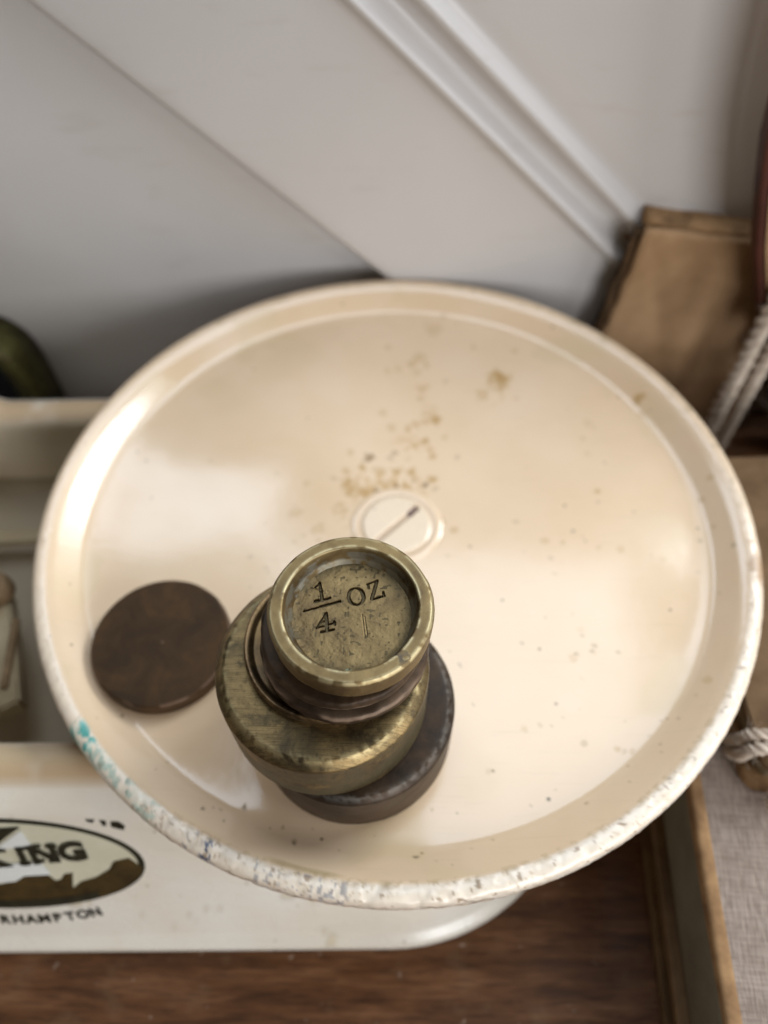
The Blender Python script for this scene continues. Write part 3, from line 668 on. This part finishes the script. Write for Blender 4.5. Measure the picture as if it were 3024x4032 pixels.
# lowest: dark book, then the linen one
b = book_thing('book', (46.6, -80, -45), 'dark brown bound book lying on the table under the linen-covered one', math.radians(-3))
box_mesh('cover', (0, -50, 0), (95, 66, 2.6), DARKB, b, .5); box_mesh('pages', (2.5, -48, 2.6), (93, 64, 7.4), PAGES, b, .2); box_mesh('cover', (0, -50, 7.4), (95, 66, 9.9), DARKB, b, .5)
b = book_thing('book', (48.3, -80, -35.1), 'pinkish grey linen-covered book lying flat at the lower right corner', math.radians(-3))
box_mesh('spine', (0, -48, .6), (3.0, 64, 16.0), SPINE, b, 1.0, 3, jit=.25, cuts=3)
box_mesh('pages', (3.0, -46, 1.7), (91, 62, 14.9), PAGES, b, .2)
box_mesh('cover', (1.4, -49, .0), (93, 65, 1.6), LIN, b, .4)
box_mesh('cover', (1.2, -49, 15.0), (93, 65, 17.0), LIN, b, .6, 3, jit=.3, cuts=3)
box_mesh('worn_hinge', (-.1, -48.8, 14.6), (2.6, 64.5, 17.15), WORN, b, .9, 3, jit=.5, cuts=4)
# upper book, front-left corner showing
b = book_thing('book', (58.6, -43, -18), 'battered brown book with bent corners resting on the linen-covered book', math.radians(3))
def board(name, x0, y0, x1, y1, z0, z1, r, mat, parent, jit=.4):
    pts = [(x1, y0), (x1, y1), (x0, y1)]
    for k in range(9):
        a = math.radians(180 + 90 * k / 8); pts.append((x0 + r + r * math.cos(a), y0 + r + r * math.sin(a)))
    return prism(name, pts, z0, z1, mat, parent, .35)
board('cover', 0, -2, 90, 62, 0, 2.0, 3.5, WORN, b); board('pages', 2.2, 0, 88, 60, 2.0, 8.0, 2.5, PAGES, b); board('cover', .4, -1.6, 90, 62, 8.0, 9.8, 3.5, DARKB, b)
# standing tan book behind
b = book_thing('book', (44.5, 58, -44.2), 'tan paper-covered old book standing upright against the wall behind the pan'); b.rotation_euler = (0, math.radians(6.5), 0)
def skin_board(name, x0, x1, z0, z1, y, th, mat, parent, seed, rag=0, curve=0):
    nx_, nz_ = 30, 40; Vb, Fb = [], []
    for side in (0, 1):
        for i in range(nx_ + 1):
            for k in range(nz_ + 1):
                u, t = i / nx_, k / nz_; x = x0 + (x1 - x0) * u; z = z0 + (z1 - z0) * t
                if i == 0: x += (vnoise(z * .35, 0, 0, seed) - .5) * rag * 2
                if k == nz_: z += (vnoise(x * .25, 3, 0, seed) - .5) * rag
                yy = y + side * th - curve * math.sin(math.pi * u) + (float(fbm(x * .05, z * .05, 0, seed, 2)) - .5) * 1.6
                fold = 1 - sstep(0, 2.2, abs((x - (x0 + 8)) * .90 - (z1 - 16 - z) * .42)); yy += .8 * float(fold) * (1 - side)
                Vb.append((x, yy, z))
    def id_(s, i, k): return s * (nx_ + 1) * (nz_ + 1) + i * (nz_ + 1) + k
    for i in range(nx_):
        for k in range(nz_):
            Fb.append((id_(0,i,k), id_(0,i+1,k), id_(0,i+1,k+1), id_(0,i,k+1))); Fb.append((id_(1,i,k), id_(1,i,k+1), id_(1,i+1,k+1), id_(1,i+1,k)))
    for i in range(nx_):
        for k in (0, nz_): Fb.append((id_(0,i,k), id_(0,i+1,k), id_(1,i+1,k), id_(1,i,k)))
    for k in range(nz_):
        for i in (0, nx_): Fb.append((id_(0,i,k), id_(0,i,k+1), id_(1,i,k+1), id_(1,i,k)))
    o = mesh_from(name, Vb, Fb, mat, parent, True); recalc(o); return o
skin_board('cover', 0, 44, 0, 62.6, 0, 1.4, TAN, b, 501, .5, .6)
box_mesh('pages', (1.2, 1.6, 1.0), (43, 9.2, 61), PAGES, b, .3)
skin_board('cover', -1.2, 44, 0, 62, 9.4, 1.2, WORN, b, 511, .9, 0)
skin_board('frayed_edge', -1.9, .7, 8, 60.8, 1.2, 2.2, RAG, b, 521, .8, 0)
skin_board('head_band', .4, 44, 60.8, 63.2, 1.5, 7.8, WORN, b, 531, .3, 0)
# leaning red-edged book at the right border
b = book_thing('book', (84, 50, -45), 'dark red leather book leaning at the right edge of the picture')
cur = [(60.0, 70), (60.6, 60), (61.6, 52), (63.2, 42), (66, 32), (70, 20), (76, 6), (83, -8), (92, -24), (104, -45)]
def ribbon(name, path, thick, y0, y1, mat, parent, origin):
    P = np.array(path, float) - (origin[0], origin[2]); Tn = np.gradient(P, axis=0); Nn = np.column_stack([-Tn[:, 1], Tn[:, 0]]); Nn /= np.hypot(*Nn.T)[:, None]
    P2 = P + Nn * thick; k = len(P); Vb = []
    for p_, y in ((P, y0), (P2, y0), (P2, y1), (P, y1)): Vb += [(a, y - origin[1], c) for a, c in p_]
    Fb = []
    for q in range(4):
        for i in range(k - 1): Fb.append((q*k+i, q*k+i+1, ((q+1)%4)*k+i+1, ((q+1)%4)*k+i))
    Fb += [(0, k, 2*k, 3*k), (k-1, 2*k-1, 3*k-1, 4*k-1)]
    o = mesh_from(name, Vb, Fb, mat, parent, True); recalc(o)
    e = o.modifiers.new('b', 'BEVEL'); e.width = .0003; e.segments = 2
    return o
O = (84, 50, -45)
cur_d = densify(cur, 2.0)
ribbon('cover', cur_d, 1.5, 48.2, 52.5, RED, b, O)
inner = [(x + 1.8, z) for x, z in cur_d]
pg = prism('pages', [(x - 84, -(z + 45)) for x, z in [(a + .3, c) for a, c in inner]] + [(130 - 84, 0 - 0), (130 - 84, -115)], 0, 7.5, TAN, b, 0)
pg.rotation_euler = (math.radians(-90), 0, 0); pg.location = Vector((0, -1.2, 0)) * S

# ---------------------------------------------------------------- twine
TW = matte('pale_jute_twine', (.66, .56, .46), (.46, .37, .29), 500, .95, bumpd=.3)
def rope(name, paths, rad, mat, strands=3, pitch=5.0, parent=None):
    Vb, Fb = [], []
    for path in paths:
        P = np.array(densify3(path, .5)); T = np.gradient(P, axis=0); T /= np.linalg.norm(T, axis=1)[:, None]
        ref = np.array([.3, .2, 1.0]); U = np.cross(T, ref); U /= np.linalg.norm(U, axis=1)[:, None]; W = np.cross(T, U)
        ds = np.concatenate([[0], np.cumsum(np.linalg.norm(np.diff(P, axis=0), axis=1))])
        for s in range(strands):
            ph = 2 * math.pi * (ds / pitch + s / strands)
            C = P + (U * np.cos(ph)[:, None] + W * np.sin(ph)[:, None]) * rad * .52
            b0 = len(Vb); ns = 8
            for i in range(len(C)):
                rr = rad * .52 * (.9 + .25 * random.random())
                for k in range(ns):
                    a = 2 * math.pi * k / ns; Vb.append(C[i] + (U[i] * math.cos(a) + W[i] * math.sin(a)) * rr)
            for i in range(len(C) - 1):
                for k in range(ns):
                    k2 = (k + 1) % ns; Fb.append((b0+i*ns+k, b0+i*ns+k2, b0+(i+1)*ns+k2, b0+(i+1)*ns+k))
            Fb.append(tuple(b0 + k for k in range(ns))[::-1]); Fb.append(tuple(b0 + (len(C)-1)*ns + k for k in range(ns)))
        for _ in range(130):                                   # loose fibres
            i = random.randrange(2, len(P) - 3); a = random.random() * 6.28; L_ = 1.2 + 2.2 * random.random()
            d0 = U[i] * math.cos(a) + W[i] * math.sin(a); p = P[i] + d0 * rad * .8; q_ = p + d0 * L_ * .7 + T[i] * L_ * (random.random() - .3)
            b0 = len(Vb); e = U[i] * .05
            Vb += [p - e, p + e, q_ + e * .4, q_ - e * .4, p + W[i] * .09, q_ + W[i] * .04]; Fb += [(b0, b0+1, b0+2, b0+3), (b0+1, b0+4, b0+5, b0+2), (b0+4, b0, b0+3, b0+5)]
    return mesh_from(name, Vb, Fb, mat, parent, True)
def densify3(pts, step):
    # Catmull-Rom through the points
    P = [np.array(p, float) for p in pts]; P = [2*P[0]-P[1]] + P + [2*P[-1]-P[-2]]; out = []
    for i in range(1, len(P) - 2):
        n = max(2, int(np.linalg.norm(P[i+1]-P[i]) / step))
        for k in range(n):
            t = k / n; a, b_, c, d_ = P[i-1], P[i], P[i+1], P[i+2]
            out.append(.5 * (2*b_ + (c-a)*t + (2*a-5*b_+4*c-d_)*t*t + (3*b_-a-3*c+d_)*t**3))
    out.append(P[-2]); return out
tw = rope('twine', [[(79.0, 48, 34), (77.9, 46.8, 9), (77.2, 45.4, -11), (76.8, 44.6, -31), (77.2, 43.5, -44)], [(84.6, 49, 26), (82.9, 47.4, -6), (81.6, 45.8, -22), (81.0, 44.8, -36), (81, 44, -44)]], 1.75, TW, 3, 9.0)
tag(tw, 'pale twine strands hanging across the front of the standing old books', 'twine')
tw2 = rope('twine', [[(58.0, -36, -17.5), (58.0, -37.5, -13), (58.3, -38.2, -8.6), (62, -38.6, -7.4), (75, -38.8, -7.4), (100, -39, -7.4)], [(58.0, -38, -17.5), (57.9, -40, -13), (58.3, -40.4, -8.6), (62, -40.8, -7.4), (75, -40.8, -7.4), (100, -41, -7.4)],
    [(62.5, -46.8, -17.2), (62.6, -46.8, -12), (62.6, -45.9, -8), (63.2, -42.4, -7), (64.5, -36, -7.2)]], 1.1, TW)
tag(tw2, 'pale twine knotted round the battered brown book at the right edge', 'twine')

# ---------------------------------------------------------------- arched brass frame with dark glass at the left border
fr = empty('arched_frame', (-106.5, 57, -45), 'tarnished arched brass frame with dark glass behind the base at the left edge', 'frame')
bp = [(15.3, 0), (15.3, 16), (15.0, 23), (13.5, 28.5), (10.2, 32.4), (5.5, 34.4), (0, 35), (-5.5, 34.4), (-10.2, 32.4), (-13.5, 28.5), (-15, 23), (-15.3, 16), (-15.3, 0)]
bp = [(p[0], p[2]) for p in densify3([(a, 0, c) for a, c in bp], 1.2)]
GB = old_metal('green_brass', (.16, .15, .045), (.085, .075, .022), (.035, .020, .009), .45, None, .5, .7)
o1 = ribbon('frame_band', [(a, c) for a, c in bp][::-1], 0, -4, 6, GB, fr, (0, 0, 0)) if False else None
def arch_band(name, path, wth, y0, y1, mat, parent):
    P = np.array(path); T = np.gradient(P, axis=0); Nn = np.column_stack([T[:, 1], -T[:, 0]]); Nn /= np.hypot(*Nn.T)[:, None]
    sect = [(0, y0 + .8), (.8, y0), (wth - .8, y0 + .5), (wth, y0 + 1.5), (wth, y1), (0, y1)]
    k = len(sect); Vb = [];
    for p, n_ in zip(P, Nn):
        for w_, y in sect: Vb.append((p[0] + n_[0] * w_, y, p[1] + n_[1] * w_))
    Fb = [(i*k+j, i*k+(j+1)%k, (i+1)*k+(j+1)%k, (i+1)*k+j) for i in range(len(P)-1) for j in range(k)]
    Fb += [tuple(range(k)), tuple(range((len(P)-1)*k, len(P)*k))[::-1]]
    o = mesh_from(name, Vb, Fb, mat, parent, True); recalc(o); return o
ctr = np.array([0, 18]);
a_ = np.array(bp); nrmtest = np.gradient(a_, axis=0)[0]
path_in = bp if nrmtest[1] < 0 else bp
band = arch_band('frame_band', bp[::-1], 5.4, -4, 8, GB, fr)
gl = M('dark_glass'); gl.set(Base_Color=(.008, .010, .014), Roughness=.12); gl.bump(gl.noise(60, 2), .3, .4)
poly = [(x * .72, z * .9 ) for x, z in bp]
gm = prism('glass', [(x, -z) for x, z in poly], 0, 1.2, gl.m, fr, 0); gm.rotation_euler = (math.radians(-90), 0, 0); gm.location = Vector((0, 3.0, .2)) * S
